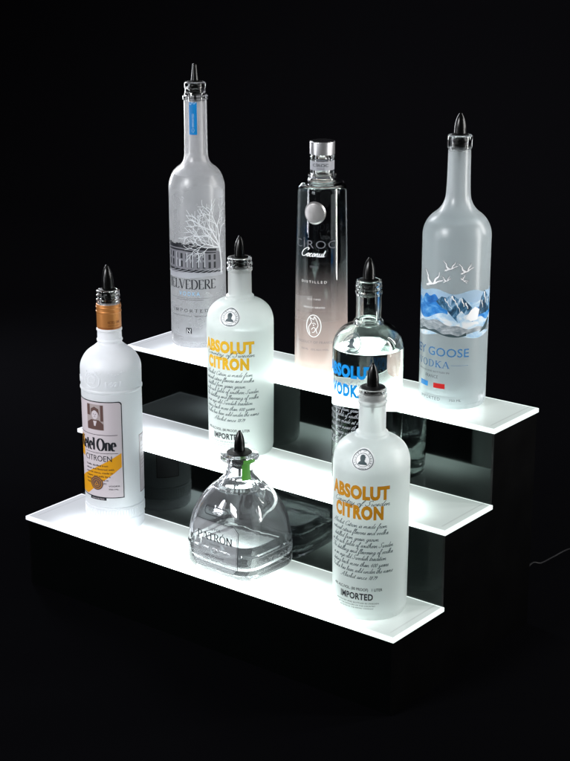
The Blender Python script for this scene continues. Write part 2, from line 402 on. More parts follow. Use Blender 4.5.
def cr(pts, n=5):
    if len(pts) < 3: return pts
    P = [pts[0]]+list(pts)+[pts[-1]]; out = []
    for i in range(1, len(P)-2):
        for k in range(n):
            t = k/n; q = []
            for d in (0, 1):
                a, b, c, e = P[i-1][d], P[i][d], P[i+1][d], P[i+2][d]
                q.append(.5*(2*b+(c-a)*t+(2*a-5*b+4*c-e)*t*t+(3*b-a-3*c+e)*t**3))
            out.append(tuple(q))
    out.append(P[-2]); return out
X = .42   # x-height; each lowercase letter starts and ends on the joining stroke
SCR = {
 'a': (.42, [[(0,.02),(.14,.22),(.30,.40),(.16,.41),(.06,.22),(.10,.02),(.22,.06),(.33,.38),(.30,.08),(.36,0),(.44,.08)]]),
 'b': (.36, [[(0,.04),(.16,.5),(.20,.98),(.10,.9),(.07,.4),(.10,.02),(.24,.06),(.26,.32),(.22,.38),(.38,.34)]]),
 'c': (.34, [[(0,.02),(.12,.3),(.26,.40),(.22,.34)],[(.26,.40),(.12,.36),(.06,.16),(.14,0),(.34,.08)]]),
 'd': (.44, [[(.30,.38),(.16,.41),(.06,.22),(.10,.02),(.22,.06),(.36,.5),(.42,1.0)],[(.42,1.0),(.33,.3),(.34,.02),(.44,.08)]]),
 'e': (.32, [[(0,.02),(.16,.16),(.24,.34),(.16,.42),(.07,.22),(.12,0),(.32,.08)]]),
 'f': (.30, [[(0,.04),(.18,.5),(.28,.95),(.18,.98),(.12,.5),(.06,-.4),(.14,-.42),(.14,0),(.32,.08)]]),
 'g': (.42, [[(.30,.38),(.16,.41),(.06,.22),(.10,.02),(.22,.06),(.33,.38)],[(.33,.38),(.26,-.2),(.12,-.42),(.04,-.3),(.20,-.08),(.44,.1)]]),
 'h': (.42, [[(0,.04),(.16,.5),(.20,.98),(.10,.9),(.06,0)],[(.06,.1),(.18,.36),(.28,.38),(.27,.08),(.32,0),(.44,.08)]]),
 'i': (.20, [[(0,.02),(.10,.40),(.08,.06),(.12,0),(.22,.08)],[(.13,.58),(.15,.63)]]),
 'k': (.42, [[(0,.04),(.16,.5),(.20,.98),(.10,.9),(.06,0)],[(.06,.14),(.24,.40),(.26,.28),(.12,.2),(.26,.02),(.42,.08)]]),
 'l': (.22, [[(0,.04),(.16,.5),(.20,.98),(.12,.95),(.07,.3),(.10,0),(.24,.08)]]),
 'm': (.62, [[(0,.06),(.07,.38),(.05,0)],[(.05,.1),(.17,.38),(.24,.38),(.22,0)],[(.22,.1),(.36,.38),(.43,.36),(.42,.06),(.48,0),(.62,.08)]]),
 'n': (.44, [[(0,.06),(.07,.38),(.05,0)],[(.05,.1),(.19,.38),(.27,.36),(.26,.06),(.32,0),(.44,.08)]]),
 'o': (.36, [[(.22,.40),(.10,.34),(.06,.12),(.14,0),(.26,.08),(.28,.32),(.20,.40),(.24,.32),(.38,.32)]]),
 'p': (.42, [[(0,.04),(.12,.42),(.02,-.42)],[(.07,.1),(.2,.38),(.3,.36),(.28,.1),(.16,0),(.1,.06)],[(.16,0),(.3,.02),(.44,.08)]]),
 'I': (.30, [[(-.02,.8),(.14,1),(.34,1.0),(.2,.5),(.1,0),(-.06,.06)]]),
 'r': (.30, [[(0,.04),(.10,.44),(.13,.36),(.22,.38),(.17,.08),(.22,0),(.32,.08)]]),
 's': (.28, [[(0,.04),(.15,.44),(.16,.3),(.20,.12),(.12,0),(.04,.04)],[(.12,0),(.30,.08)]]),
 't': (.26, [[(0,.04),(.16,.75)],[(.16,.75),(.08,.08),(.12,0),(.28,.08)],[(.04,.5),(.24,.5)]]),
 'u': (.44, [[(0,.08),(.07,.40),(.06,.06),(.14,0),(.26,.14),(.32,.40)],[(.32,.40),(.28,.08),(.34,0),(.44,.08)]]),
 'v': (.36, [[(0,.3),(.07,.38),(.09,.06),(.14,0),(.26,.2),(.24,.40),(.38,.32)]]),
 'w': (.52, [[(0,.3),(.07,.38),(.07,.06),(.12,0),(.22,.12),(.25,.38),(.24,.06),(.30,0),(.42,.2),(.40,.40),(.52,.32)]]),
 'y': (.42, [[(0,.3),(.07,.38),(.08,.06),(.14,0),(.26,.14),(.32,.40)],[(.32,.40),(.22,-.25),(.10,-.42),(.04,-.28),(.2,-.06),(.42,.1)]]),
 '-': (.26, [[(.04,.22),(.2,.22)]]),
 ' ': (.26, []),
 'A': (.74, [[(-.1,.1),(0,0),(.2,.2),(.52,1)],[(.52,1),(.50,.5),(.52,0),(.6,.02)],[(.14,.4),(.34,.34),(.62,.42)]]),
 'C': (.60, [[(.5,.75),(.56,.92),(.40,1),(.12,.7),(.06,.25),(.22,0),(.44,.06),(.60,.3)]]),
 'S': (.58, [[(.52,.8),(.48,1),(.30,.9),(.24,.65),(.38,.35),(.26,.02),(.04,.04),(-.02,.25)]]),
 'T': (.52, [[(-.02,.8),(.1,1),(.35,.88),(.64,1.0)],[(.38,.9),(.24,.3),(.1,0),(-.04,.1)]]),
 'V': (.58, [[(-.04,.78),(.06,1),(.14,.9),(.16,.3),(.18,0)],[(.18,0),(.4,.4),(.62,1)]]),
 '0': (.36, [[(.2,.7),(.07,.5),(.06,.15),(.16,0),(.28,.2),(.28,.55),(.2,.7)]]),
 '1': (.22, [[(.04,.55),(.16,.7),(.1,0)]]),
 '4': (.38, [[(.24,.72),(.04,.22),(.32,.22)],[(.28,.5),(.2,-.05)]]),
 '7': (.34, [[(.04,.62),(.1,.7),(.34,.68),(.14,0)]]),
 '8': (.36, [[(.26,.62),(.12,.7),(.12,.48),(.26,.3),(.2,.02),(.06,.08),(.1,.3),(.26,.48),(.28,.62)]]),
 '9': (.34, [[(.28,.6),(.16,.72),(.06,.5),(.16,.36),(.28,.6),(.22,.2),(.08,0)]]),
}
def script_text(art, txt, x0, x1, y, h, w=.055, slant=.42, lay=0, kern=-.01, thick=None):
    W = sum(SCR[c][0]+kern for c in txt); sx = (x1-x0)/W; x = 0
    thick = thick or w*1.9
    for c in txt:
        adv, sts = SCR[c]
        for st in sts:
            pts = cr(st)
            pts = [(x0+(x+px+slant*py*.8)*sx, y+py*h) for px, py in pts]
            art.stroke(pts, 0, nib=(thick*h, w*h, .25), lay=lay)
        x += adv+kern

# ------------------------------------------------------------------ bottle parts
def bottle_glass(parent, outer, inner, mat, name='glass_body', seg=112, section=None):
    prof = fillet(outer)+fillet(inner)
    return link(name, lathe(prof, seg, section), mat, parent), fillet(outer)

def liquid(parent, inner_f, top, mat=None, section=None, name='spirit_fill'):
    """inner_f: filleted inner profile from the rim down to the centre; the fill overlaps the glass by 0.1 mm"""
    pts = [p for p in inner_f if p[1] < top]
    r_top = interp(inner_f, top)
    prof = [(0, top), (r_top*.93, top), (r_top+.012, top+.06)]+[(r+.012 if r > .01 else 0, z-.012) for r, z in pts]
    return link(name, lathe(prof, 96, section), mat or M['liquid'], parent)

def pourer(parent, z_rim, r_rim, r_in, tip, r_sp=.62, lean=0.0, heading=0, narrow=False, fh=.06):
    """rubber stopper with fins pushed in the neck, a flange over the rim and a bullet-shaped spout"""
    p = fillet([(0, z_rim-3.0), (.16, z_rim-3.0), (.2, z_rim-2.1), (r_in*.55, z_rim-1.9, .1), (r_in*.95, z_rim-1.6, .06), (r_in*.7, z_rim-1.5), (r_in*.97, z_rim-1.15, .06),
                (r_in*.72, z_rim-1.05), (r_in*.99, z_rim-.6, .06), (r_in*.75, z_rim-.5), (r_in*.98, z_rim-.1),
                (r_in*.98, z_rim+.012), (r_rim, z_rim+.012, .03), (r_rim, z_rim+fh, .05), (r_sp*1.15, z_rim+fh*1.7, .05), (r_sp*1.02, z_rim+fh*2), (0, z_rim+fh*2)])
    st = link('pourer', lathe(p, 48), M['stopper'], parent)
    H = tip-(z_rim+fh*1.8); z0 = z_rim+fh*1.8
    bm = bmesh.new(); rings = []; n = 18; seg = 32
    for i in range(n+1):
        u = i/n
        if narrow: rr = r_sp*(1-.45*u)*(1 if u < .93 else math.sqrt(max(.02, 1-((u-.93)/.075)**2)))
        else: rr = r_sp*(1-.10*u)*max(.09, 1-max(0, (u-.2)/.8)**2.3)**.62
        flat = 1-.08*u
        cx = lean*u*u*H
        ring = []
        for k in range(seg):
            t = 2*PI*k/seg
            x, y = cx+rr*math.cos(t)*flat, rr*math.sin(t)
            ring.append(bm.verts.new(((x*math.cos(heading)-y*math.sin(heading))*CM, (x*math.sin(heading)+y*math.cos(heading))*CM, (z0+u*H)*CM)))
        rings.append(ring)
    for a, b in zip(rings, rings[1:]):
        for k in range(seg): bm.faces.new((a[k], a[(k+1) % seg], b[(k+1) % seg], b[k]))
    bm.faces.new(rings[-1]); bm.faces.new(rings[0][::-1])
    bmesh.ops.recalc_face_normals(bm, faces=bm.faces)
    link('spout', bm, M['rubber'], st)
    return st

# ------------------------------------------------------------------ the display
L, D, RUN, RISE, H0 = .61, .1078, .1045, .0984, .1009
TH = .0055
disp = thing('bottle_display', 'three-tier stepped black acrylic bottle display with glowing white shelves on a black surface', 'bottle display', (0, 0, 0))
def glow_mat():
    m, nt, out = new_mat('backlit_acrylic')
    tc = N(nt, 'ShaderNodeTexCoord')
    sp = N(nt, 'ShaderNodeSeparateXYZ'); nt.links.new(tc.outputs['Object'], sp.inputs[0])
    def math_(op, a, b=None):
        n = N(nt, 'ShaderNodeMath', operation=op)
        for i, v in enumerate((a, b)):
            if v is None: continue
            if isinstance(v, (int, float)): n.inputs[i].default_value = v
            else: nt.links.new(v, n.inputs[i])
        return n.outputs[0]
    def ss(v, a, b, lo=0, hi=1):
        n = N(nt, 'ShaderNodeMapRange', interpolation_type='SMOOTHSTEP')
        for k, q in zip(('From Min', 'From Max', 'To Min', 'To Max'), (a, b, lo, hi)): n.inputs[k].default_value = q
        nt.links.new(v, n.inputs['Value']); return n.outputs[0]
    x, y = sp.outputs[0], sp.outputs[1]
    ux = math_('MINIMUM', x, math_('SUBTRACT', L, x))         # distance from the nearer end
    # LED strip runs along the middle of each lit box; the ends and back stay dimmer
    wob = N(nt, 'ShaderNodeTexNoise', Scale=14.0, Detail=2.0); nt.links.new(tc.outputs['Object'], wob.inputs['Vector'])
    wv = math_('MULTIPLY', math_('SUBTRACT', wob.outputs['Fac'], .5), .02)
    ux2 = math_('ADD', ux, wv); y2 = math_('ADD', y, wv)
    ex = ss(ux2, .006, .135)
    eb = ss(math_('SUBTRACT', D, y2), .004, .088)
    band = math_('MULTIPLY', ex, eb)
    s = math_('ADD', math_('MULTIPLY', math_('POWER', band, 1.7), 5.2), .44)
    # edge glow of the cut acrylic, and the thin seam of the lit box near each end
    rim = math_('SUBTRACT', 1, ss(ux, .0015, .004))
    rimf = math_('SUBTRACT', 1, ss(math_('SUBTRACT', D, y), .001, .004))
    rimy = math_('SUBTRACT', 1, ss(y, .001, .005))
    s = math_('ADD', s, math_('MULTIPLY', math_('MAXIMUM', math_('MAXIMUM', rim, rimf), rimy), .7))
    seam = math_('SUBTRACT', 1, ss(math_('ABSOLUTE', math_('SUBTRACT', ux, .0125)), .0006, .0016))
    seam = math_('MULTIPLY', seam, ss(y, .010, .014))
    s = math_('MULTIPLY', s, math_('SUBTRACT', 1, math_('MULTIPLY', seam, .22)))
    cr_ = N(nt, 'ShaderNodeValToRGB')
    cr_.color_ramp.elements[0].position = .0; cr_.color_ramp.elements[0].color = (.86, .88, 1, 1)
    cr_.color_ramp.elements[1].position = .45; cr_.color_ramp.elements[1].color = (.86, 1, .95, 1)
    nt.links.new(math_('DIVIDE', x, L), cr_.inputs[0])
    p = N(nt, 'ShaderNodeBsdfPrincipled'); p.inputs['Base Color'].default_value = (.22, .23, .23, 1)
    p.inputs['Roughness'].default_value = .16
    nt.links.new(cr_.outputs[0], p.inputs['Emission Color']); nt.links.new(s, p.inputs['Emission Strength'])
    nt.links.new(p.outputs[0], out.inputs[0])
    return m
M['glow'] = glow_mat()
INS = .002
for t in range(3):
    y0, z1 = t*RUN, H0+t*RISE
    bm = bmesh.new(); box_bm(bm, 0, L, 0, D, -TH, 0, .0006)
    sh = link('light_shelf', bm, M['glow'], disp, False); sh.location = (0, y0, z1)
    # riser under this shelf, set back a little
    zb = 0 if t == 0 else H0+(t-1)*RISE+.0004
    yb = y0+.0034
    bm = bmesh.new(); box_bm(bm, INS+.003, L-INS-.003, yb, yb+.003, zb, z1-TH-.0003)
    link('riser', bm, M['acrylic'], disp, False)
# stepped side panels
yf = .0034
for xs in (INS, L-INS-.003):
    yb = 2*RUN+D-.001
    o = [(yf, 0), (yb, 0), (yb, H0+2*RISE-TH-.0003), (2*RUN+yf, H0+2*RISE-TH-.0003), (2*RUN+yf, H0+RISE-TH-.0003), (RUN+yf, H0+RISE-TH-.0003), (RUN+yf, H0-TH-.0003), (yf, H0-TH-.0003)]
    bm = bmesh.new()
    a = [bm.verts.new((xs, y, z)) for y, z in o]; b = [bm.verts.new((xs+.003, y, z)) for y, z in o]
    bm.faces.new(a); bm.faces.new(b[::-1])
    for i in range(len(o)):
        j = (i+1) % len(o); bm.faces.new((a[i], b[i], b[j], a[j]))
    bmesh.ops.recalc_face_normals(bm, faces=bm.faces)
    link('side_panel', bm, M['acrylic_side'], disp, False)
bm = bmesh.new(); box_bm(bm, INS+.003, L-INS-.003, 2*RUN+D-.004, 2*RUN+D-.001, 0, H0+2*RISE-TH-.0003)
link('back_panel', bm, M['acrylic_side'], disp, False)

def tube(pts, r, seg=10):
    bm = bmesh.new(); rings = []
    P = [Vector(p) for p in pts]
    for i, p in enumerate(P):
        d = (P[min(i+1, len(P)-1)]-P[max(0, i-1)]).normalized()
        u = d.cross(Vector((0, 0, 1))).normalized(); v = u.cross(d)
        rings.append([bm.verts.new(p+u*r*math.cos(2*PI*k/seg)+v*r*math.sin(2*PI*k/seg)) for k in range(seg)])
    for a, b in zip(rings, rings[1:]):
        for k in range(seg): bm.faces.new((a[k], a[(k+1) % seg], b[(k+1) % seg], b[k]))
    bm.faces.new(rings[0][::-1]); bm.faces.new(rings[-1])
    bmesh.ops.recalc_face_normals(bm, faces=bm.faces)
    return bm
def cr3(pts, n=10):
    a = cr([(p[0], p[1]) for p in pts], n); b = cr([(p[0], p[2]) for p in pts], n)
    return [(q[0], q[1], w[1]) for q, w in zip(a, b)]

# ------------------------------------------------------------------ shelf positions of bottles (metres)
def shelf_z(t): return H0+(t-1)*RISE+.0003

# ---- the three round-shouldered bottles share one shape
def round_shoulder(name, label, loc, sx, sz, mat, title, subtitle, col, th0, full, script_mat, lines, tilt, fill, spr=.7, dz=0.0):
    root = thing(name, label, 'bottle', loc)
    Z = lambda z: z*sz
    outer = [(0, .55), (3.2, .45, .3), (3.75, 0, .12), (4.22, 0, .35), (4.38, .8, 1), (4.44, 8), (4.45, 16.9, 99), (4.44, 18.5, 99), (3.95, 19.75, 99), (2.9, 20.6, 99), (1.95, 20.9, .5),
             (1.86, 21.05, .1), (1.86, 21.3, .12), (1.57, 21.55, .25), (1.55, 24.5, .1), (1.66, 24.68, .08), (1.70, 24.92, .1), (1.57, 25.1, .06), (1.57, 25.25, .06), (1.69, 25.42, .1), (1.69, 25.68, .1), (1.56, 25.84, .06),
             (1.60, 25.98, .1), (1.62, 26.25, .1), (1.5, 26.38, .08)]
    outer = [(p[0]*sx, Z(p[1]), *p[2:]) for p in outer]
    inner = [(1.22, 26.38, .08), (1.16, 26.1, .1), (1.16, 21.4, .5), (1.6, 20.7, 99), (2.75, 20.25, 99), (3.7, 19.35, 99), (4.13, 18.1, 99), (4.16, 16.5, 99), (4.14, 8), (4.06, 2.0, .7), (3.3, 1.15, .3), (0, 1.25)]
    inner = [(p[0]*sx, Z(p[1]), *p[2:]) for p in inner]
    g, prof = bottle_glass(root, outer, inner, mat)
    liquid(root, fillet(inner), Z(fill))
    pourer(root, Z(26.38), (1.42 if sz > 1 else 1.2)*sx, 1.15*sx, Z(29.2), spr, tilt, -PI/2, False, .14 if sz > 1 else .06)
    R = 4.45*sx; k = full/7.9     # k: overall scale of the artwork round the bottle
    a = Art(); a.text(title, -3.93*k, 3.93*k, Z(14.58)+dz, 1.5*sz, bold=.057, space=1.07)
    sp = subtitle
    a.text(sp, -(3.2 if len(sp) > 5 else 2.75)*k, (3.2 if len(sp) > 5 else 2.75)*k, Z(12.35)+dz*.5, 1.5*sz, bold=.060, space=1.13)
    wrap_on(a, 'brand_lettering', col, root, th0, prof)
    a = Art(); script_text(a, 'Country of Sweden', -3.4*k, 3.95*k, Z(14.02), .62*sz, .06)
    y = 11.35
    for ln, xa, xb in lines:
        script_text(a, ln, xa*k, xb*k, Z(y), .58*sz, .05)
        y -= .775
    wrap_on(a, 'script_lettering', script_mat, root, th0, prof, .016)
    a = Art(); a.text('40% ALC./VOL. (80 PROOF)   1 LITER', -3.3*k, 3.2*k, Z(3.72), .34*sz, bold=.015)
    a.text('IMPORTED', -2.1*k, 2.1*k, Z(2.62), .78*sz, bold=.03, space=1.06)
    a.text('PRODUCED AND BOTTLED IN SWEDEN', -2.8*k, 2.8*k, Z(2.12), .17*sz)
    a.text('BY THE DISTILLERS OF THE COUNTRY', -2.4*k, 2.4*k, Z(1.8), .15*sz)
    a.text('IMPORTED BY THE IMPORT COMPANY', -2.2*k, 2.2*k, Z(1.5), .14*sz)
    wrap_on(a, 'imprint', M['black'], root, th0, prof, .016)
    # round portrait seal set on the shoulder
    zs = 19.25*sz; ts = th0+math.radians(8)
    a = Art(); a.disc(0, zs, 1.42, 1.22, 10)
    seal = wrap_on(a, 'seal', M['white'] if mat is not M['glass'] else M['seal_film'], root, ts, prof, .05, .2)
    a = Art(); a.ring(0, zs, 1.2, 1.05, .09); a.ring(0, zs, .8, .7, .05)
    a.arc_text('COUNTRY OF SWEDEN', 0, zs, .96, math.radians(215), math.radians(-35), .2)
    a.arc_text('VODKA', 0, zs, .96, math.radians(250), math.radians(290), .2, True)
    bust = [(-.50, -.52), (.50, -.52), (.42, -.28), (.22, -.14), (.20, .02), (.26, .14), (.24, .24), (.32, .30), (.24, .42), (.20, .52), (.02, .62), (-.22, .56), (-.32, .36), (-.30, .12), (-.24, -.08), (-.42, -.26)]
    a.poly([(x*1.08, zs+y*.95) for x, y in bust])
    wrap_on(a, 'seal_emblem', M['slate'], seal, ts, prof, .065, .2)
    return root
M['haze_panel'] = None
M['glass_relief'] = clear_glass('relief_glass', (.8, .85, .86), .15)
LN = [('Absolut Citron is made from', -3.75, 3.65), ('natural citrus flavors and vodka', -3.85, 3.8), ('distilled from grain grown', -3.5, 2.65), ('in the rich fields of southern Sweden', -3.95, 4.5),
      ('The distilling and flavoring of vodka', -3.9, 4.45), ('is an age-old Swedish tradition', -3.6, 3.6), ('dating back more than 400 years', -3.7, 3.9), ('Vodka has been sold under the name', -3.85, 4.5), ('Absolut since 1879', -2.1, 2.5)]
LV = [('This superb vodka', -3.0, 3.0), ('was distilled from grain grown', -3.8, 3.7), ('in the rich fields of southern Sweden', -4, 4.4), ('It has been made at the old', -3.6, 3.3), ('distilleries near the coast', -3.4, 3.3),
      ('in accordance with more than', -3.7, 3.6), ('400 years of Swedish tradition', -3.8, 3.9), ('Vodka has been sold under the name', -3.9, 4.4), ('Absolut since 1879', -2.1, 2.5)]
for s_ in ('LV', 'LN'):
    for ln, a_, b_ in globals()[s_]:
        assert all(c in SCR for c in ln), [c for c in ln if c not in SCR]
A77 = math.radians(-77)
round_shoulder('frosted_bottle', 'frosted bottle with orange lettering standing front right on the lowest shelf', (.5362, .0566, shelf_z(1)), 1.012, 1.038, M['frost'], 'ABSOLUT', 'CITRON', M['orange'], A77, 7.9, M['slate'], LN, .02, 17.6, .72, .22)
round_shoulder('frosted_bottle', 'frosted bottle with yellow lettering on the middle shelf, behind the squat clear bottle', (.2332, .1834, shelf_z(2)), .995, 1.0, M['frost_c1'], 'ABSOLUT', 'CITRON', M['yellow'], A77, 7.9, M['slate'], LN, -.02, 17.4)
round_shoulder('clear_bottle', 'clear round-shouldered bottle with bright blue lettering at the right of the middle shelf', (.4395, .1838, shelf_z(2)), 1.0, 1.0, M['glass'], 'ABSOLUT', 'VODKA', M['blue'], math.radians(-92), 7.7, M['lightgrey'], LV, -.03, 17.9, .78, .42)

# ---- tall white frosted bottle with copper neck foil and paper label (front left)
def copper_neck_bottle():
    root = thing('white_bottle', 'milky white frosted bottle with copper neck foil and paper label, front left', 'bottle', (.1131, .0604, shelf_z(1)))
    outer = [(0, .5), (3.0, .4, .3), (3.4, 0, .1), (3.75, 0, .3), (3.9, .5, .3), (3.93, 1.55, .05), (3.80, 1.65, .05), (3.80, 1.78, .05), (3.93, 1.9, .05), (3.95, 3.35, .05), (3.84, 3.45, .05), (3.84, 3.55, .05), (3.97, 3.65, .05),
             (3.99, 19.25, .1), (4.10, 19.4, .1), (4.10, 19.6, .1), (4.0, 19.75, .1), (4.02, 21.2, 99), (4.03, 22.7, 99), (3.25, 24.1, 99), (2.1, 24.9, 99), (1.62, 25.35, .4), (1.60, 25.6, .05), (1.70, 25.72, .06), (1.70, 25.9, .06), (1.60, 26.0, .05),
             (1.58, 27.0, .05), (1.68, 27.1, .05), (1.68, 27.3, .05), (1.50, 27.4, .05), (1.49, 30.6, .05), (1.44, 30.7), (1.44, 30.9, .05), (1.54, 31.0, .06), (1.54, 31.2, .06), (1.42, 31.32, .05), (1.42, 31.45, .05), (1.54, 31.58, .06), (1.54, 31.78, .06), (1.42, 31.9, .05), (1.50, 32.1, .08), (1.50, 32.35, .1), (1.40, 32.45, .06)]
    inner = [(1.15, 32.45, .06), (1.08, 32.2), (1.08, 25.5, .5), (1.9, 24.5, 99), (2.9, 23.7, 99), (3.6, 22.5, 99), (3.66, 21, 99), (3.62, 2.2, .7), (3.0, 1.2, .3), (0, 1.3)]
    g, prof = bottle_glass(root, outer, inner, M['frost_k'])
    liquid(root, fillet(inner), 22.3)
    pourer(root, 32.45, 1.1, 1.07, 35.7, .80, -.03, 0)
    foil = link('neck_foil', lathe(fillet([(1.53, 27.42), (1.60, 27.42, .03), (1.60, 29.5, .03), (1.66, 29.58, .03), (1.66, 29.7, .03), (1.60, 29.78, .03), (1.60, 30.1, .02), (1.65, 30.17, .02), (1.65, 30.27, .02), (1.60, 30.34, .02), (1.60, 30.62, .03), (1.51, 30.64)]), 72), M['copper'], root)
    a = Art(); serif_text(a, 'KETEL ONE', -.75, 1.0, 28.25, .3, .2, .08); a.text('DISTILLERY', -.7, .95, 27.85, .2); a.rect(-2.2, 27.55, 2.2, 27.66)
    fp = [(1.60, 27), (1.60, 31)]
    wrap_on(a, 'foil_print', M['copper_dark'], foil, math.radians(-25), fp, .01)
    th = math.radians(-80); w = 3.68
    # paper label: outline with clipped top corners
    def outline(w, y0, y1, c): return [(-w, y0), (w, y0), (w, y1-c), (w-c*.35, y1-c*.35), (w-c, y1), (-w+c, y1), (-w+c*.35, y1-c*.35), (-w, y1-c)]
    a = Art(); a.poly(outline(w, 4.95, 18.35, .35)); a.poly([(-1.25, 4.6), (1.25, 4.6), (1.25, 5.0), (-1.25, 5.0)])
    lab = wrap_on(a, 'label_border', M['black'], root, th, prof, .012)
    a = Art(); a.poly(outline(w-.13, 5.08, 18.22, .33))
    wrap_on(a, 'label_paper', M['paper'], lab, th, prof, .017)
    # diagonal yellow band and amber block behind the initial
    a = Art(); a.poly([(-w+.2, 5.2), (-w+1.9, 5.2), (w-.25, 9.3), (w-.25, 11.2)]); a.poly([(-w+.2, 5.2), (w-.25, 11.2), (w-.25, 11.25), (-w+.2, 7.2)])
    a.rect(-w+.2, 10.3, -2.35, 13.3)
    wrap_on(a, 'yellow_band', M['amber'], lab, th, prof, .022)
    # portrait panel: a generic bust in grey-brown tones
    px, py = -.05, 16.15
    a = Art(); a.rect(px-1.3, py-1.75, px+1.3, py+1.75)
    port = wrap_on(a, 'portrait', M['sepia_mid'], lab, th, prof, .022)
    a = Art()
    a.poly([(px-1.25, py-1.7), (px+1.25, py-1.7), (px+1.25, py-.9), (px+.6, py-.35), (px-.55, py-.35), (px-1.25, py-.8)])
    a.poly([(px-.72, py+.1), (px-.55, py+1.15), (px, py+1.45), (px+.6, py+1.15), (px+.75, py+.1), (px+.5, py+.7), (px-.45, py+.75)])
    a.rect(px-1.25, py+.2, px-.75, py+1.7); a.rect(px+.85, py-.5, px+1.25, py+1.7)
    wrap_on(a, 'portrait_shade', M['brown'], port, th, prof, .027)
    a = Art(); a.disc(px+.02, py+.32, .46, .62, 16); a.poly([(px-.25, py-.5), (px+.3, py-.5), (px+.12, py-1.2), (px-.1, py-1.2)])
    wrap_on(a, 'portrait_face', M['paper'], port, th, prof, .032)
    a = Art(); a.disc(px-.16, py+.42, .07, .05, 8); a.disc(px+.2, py+.42, .07, .05, 8); a.rect(px-.12, py+.05, px+.16, py+.09); a.stroke([(px+.03, py+.4), (px+.08, py+.2)], .04)
    # lettering
    serif_text(a, 'Ketel', -3.15, -.15, 11.62, 1.62, .2, .06, .03)
    serif_text(a, 'One', .15, 2.75, 11.62, 1.62, .2, .06, .03)
    a.rect(-3.3, 13.72, 3.0, 13.79); a.rect(-2.0, 11.2, 3.0, 11.26)
    a.text('CITROEN', -2.0, 2.15, 10.1, .82, bold=.0)
    for i, (t_, xa, xb) in enumerate([('Vodka distilled from', -1.9, 1.6), ('wheat and flavored with', -1.9, 2.4), ('natural citrus, made in', -1.9, 2.2), ('copper pot stills by a', -1.9, 1.9), ('family of distillers in', -1.9, 1.6), ('Holland since 1691', -1.9, 1.3)]):
        a.text(t_, xa, xb, 9.35-i*.5, .26, bold=.01)
    a.text('VODKA', 1.6, 3.1, 6.55, .22); a.text('750 ML', 1.6, 2.9, 6.1, .2)
    wrap_on(a, 'label_lettering', M['black'], lab, th, prof, .036)
    a = Art(); a.text('IMPORTED', -.95, .95, 4.68, .2)
    wrap_on(a, 'tab_lettering', M['paper'], lab, th, prof, .03)
    a = Art(); a.disc(-.1, 6.95, .98, .95, 36)
    stamp = wrap_on(a, 'stamp', M['brown'], lab, th, prof, .042)
    a = Art(); a.ring(-.1, 6.95, .78, .75, .05); a.ring(-.1, 6.95, .5, .48, .04); a.stroke([(-.35, 6.75), (-.1, 7.2), (.15, 6.75)], .08); a.rect(-.3, 6.68, .1, 6.76)
    wrap_on(a, 'stamp_lines', M['amber'], stamp, th, prof, .05)
    # second narrow label round the right side
    th2 = math.radians(13)+1.6/4
    a = Art(); a.rect(-1.6, 5.0, 1.6, 13.1); l2 = wrap_on(a, 'side_label_border', M['brown'], root, th2, prof, .012)
    a = Art(); a.rect(-1.5, 5.1, 1.5, 13.0); wrap_on(a, 'side_label', M['paper'], l2, th2, prof, .017)
    a = Art(); a.rect(-1.15, 12.0, -.7, 12.6)
    for i in range(7): a.rect(-1.2, 11.3-i*.5, 1.1, 11.4-i*.5)
    wrap_on(a, 'side_label_print', M['sepia_mid'], l2, th2, prof, .022)
    # raised glass ornament above the label, and the fluted foot
    a = Art(); thm = math.radians(-84)
    a.ring(0, 21.2, 1.15, 1.1, .16); a.ring(0, 21.2, .55, .5, .12)
    for k in range(9):
        an = math.radians(20+k*17.5); a.stroke([(.75*math.cos(an), 21.2+.7*math.sin(an)), (.98*math.cos(an), 21.2+.95*math.sin(an))], .08)
    a.text('1691', 1.9, 4.0, 20.35, .7, bold=.04); a.text('1691', -4.0, -1.9, 20.35, .7, bold=.04)
    for k in range(16): a.disc(-1.4+k*.42 if k > 7 else 1.2-k*.3, 22.15+.25*math.sin(k), .1, .1, 8)
    rel = wrap_on(a, 'raised_crest', M['frost_k'], root, thm, prof, .035, .25)
    so = rel.modifiers.new('thick', 'SOLIDIFY'); so.thickness = .0006; so.offset = 0
    a = Art()
    for k in range(64): a.rect(k*.388-12.4, 2.1, k*.388-12.4+.16, 3.1)
    rel = wrap_on(a, 'foot_fluting', M['frost_k'], root, 0, prof, .03)
    so = rel.modifiers.new('thick', 'SOLIDIFY'); so.thickness = .0006; so.offset = 0
    return root
copper_neck_bottle()

